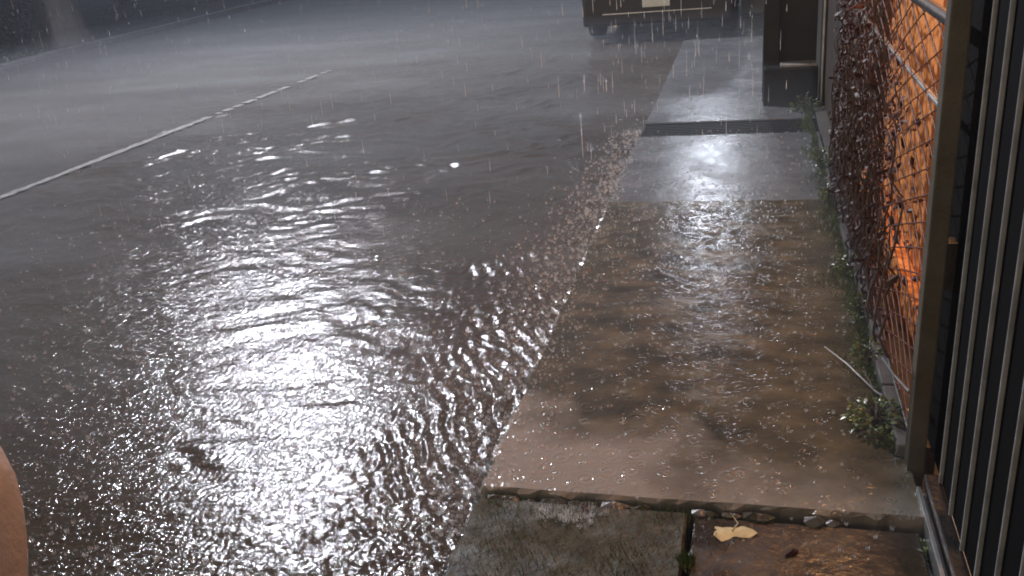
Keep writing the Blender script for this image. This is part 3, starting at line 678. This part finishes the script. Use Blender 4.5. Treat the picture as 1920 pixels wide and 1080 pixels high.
# ------------------------------------------------------------------ rain: falling drips and splash crowns
g = MB(); rr = random.Random(31)
def drop(b, p, L, r_):
    x, y, z = p
    b.add([(x, y, z), (x+r_, y, z+L*.12), (x, y+r_, z+L*.12), (x-r_, y, z+L*.12), (x, y-r_, z+L*.12), (x, y, z+L)],
          [(0,2,1),(0,3,2),(0,4,3),(0,1,4),(5,1,2),(5,2,3),(5,3,4),(5,4,1)], True)
for i in range(260):
    y = rr.uniform(4.6, 9.5); x = rr.uniform(-1.1, .25)*(.6+.06*y); drop(g, (x, y, rr.uniform(0, 1.6)), min(.26, .03+rr.expovariate(16)), rr.uniform(.001, .0022)*(1.5 if rr.random() < .12 else 1))
for i in range(500):
    y = rr.uniform(3.0, 12.0); x = rr.uniform(-.95*y, -.6); drop(g, (x, y, rr.uniform(-.1, 1.7)), rr.uniform(.03, .09), rr.uniform(.0008, .0015))
tag(g.build('rain', M['rain']), 'thin falling raindrops above the pavement and road', 'rain', kind='stuff')
g = MB()
def splash(b, x, y, z, s):
    n = rr.randint(5, 8); a0 = rr.random()*6
    for k in range(n):
        a = a0+6.283*k/n; d = Vector((math.cos(a), math.sin(a), 0)); h = s*rr.uniform(.5, 1.3); q = Vector((x, y, z)); t = Vector((-d.y, d.x, 0))*s*.13
        b.add([q+d*s*.35-t, q+d*s*.35+t, q+d*s*.62+Vector((0,0,h))], [(0,1,2)])
        if rr.random() < .6:
            c = q+d*s*rr.uniform(.7, 1.6)+Vector((0,0,h*rr.uniform(.9, 1.8))); e = s*.09
            b.add([c+Vector((e,0,0)), c+Vector((0,e,0)), c+Vector((-e,0,0)), c+Vector((0,-e,0)), c+Vector((0,0,e)), c-Vector((0,0,e))], [(0,1,4),(1,2,4),(2,3,4),(3,0,4),(1,0,5),(2,1,5),(3,2,5),(0,3,5)])
for i in range(2400):
    y = math.exp(rr.uniform(math.log(1.3), math.log(5))); x = KX-rr.random()**1.7*(.4+y*.75); splash(g, x, y, WAT+.002, rr.choice((.004,.006,.008,.014)))
for i in range(3000):
    y = math.exp(rr.uniform(math.log(1.9), math.log(6.6))); x = KX-.02-abs(rr.gauss(0, .16))*(1.4-.1*y)
    splash(g, x, y, WAT+rr.uniform(-.002,.006), rr.choice((.003,.004,.006,.012))*(.7+.12*y))
for i in range(900):
    y = math.exp(rr.uniform(math.log(2.1), math.log(6.2))); splash(g, KX+rr.random()**2*.16, y, .0, rr.uniform(.003, .010))
for i in range(700):
    y = rr.uniform(1.7, 6.3); x = rr.uniform(KX+.03, .4); z = -.018 if y < 2.06 else .002
    splash(g, x, y, z, rr.uniform(.005, .012))
for i in range(60):
    splash(g, -.47+rr.gauss(0,.05), 1.99+rr.gauss(0,.02), -.012, rr.uniform(.008,.02))
tag(g.build('rain_splashes', M['rain']), 'small rain splash crowns on the flooded road and wet slabs', 'splash', kind='stuff')

# ------------------------------------------------------------------ rain haze
hm = bpy.data.materials.new('rain_haze'); hm.use_nodes = True; t = hm.node_tree; t.nodes.remove(t.nodes['Principled BSDF'])
pvn = t.nodes.new('ShaderNodeVolumePrincipled'); pvn.inputs['Color'].default_value = (.80,.86,1.,1); pvn.inputs['Density'].default_value = .0032; pvn.inputs['Anisotropy'].default_value = .1
t.links.new(pvn.outputs[0], t.nodes['Material Output'].inputs['Volume'])
hb = MB().box((-305, -305, -1.5), (305, 305, 10)); tag(hb.build('haze', hm), 'thin grey rain haze filling the street', 'haze', kind='stuff')

sm = hm.copy(); sm.name = 'splash_mist'
for n_ in sm.node_tree.nodes:
    if n_.type == 'PRINCIPLED_VOLUME': n_.inputs['Density'].default_value = .045
mb = MB().box((FARK+.05, 1.9, -.058), (.44, 34, .30)); tag(mb.build('splash_mist', sm), 'low bluish splash mist hanging over the flooded road', 'mist', kind='stuff')
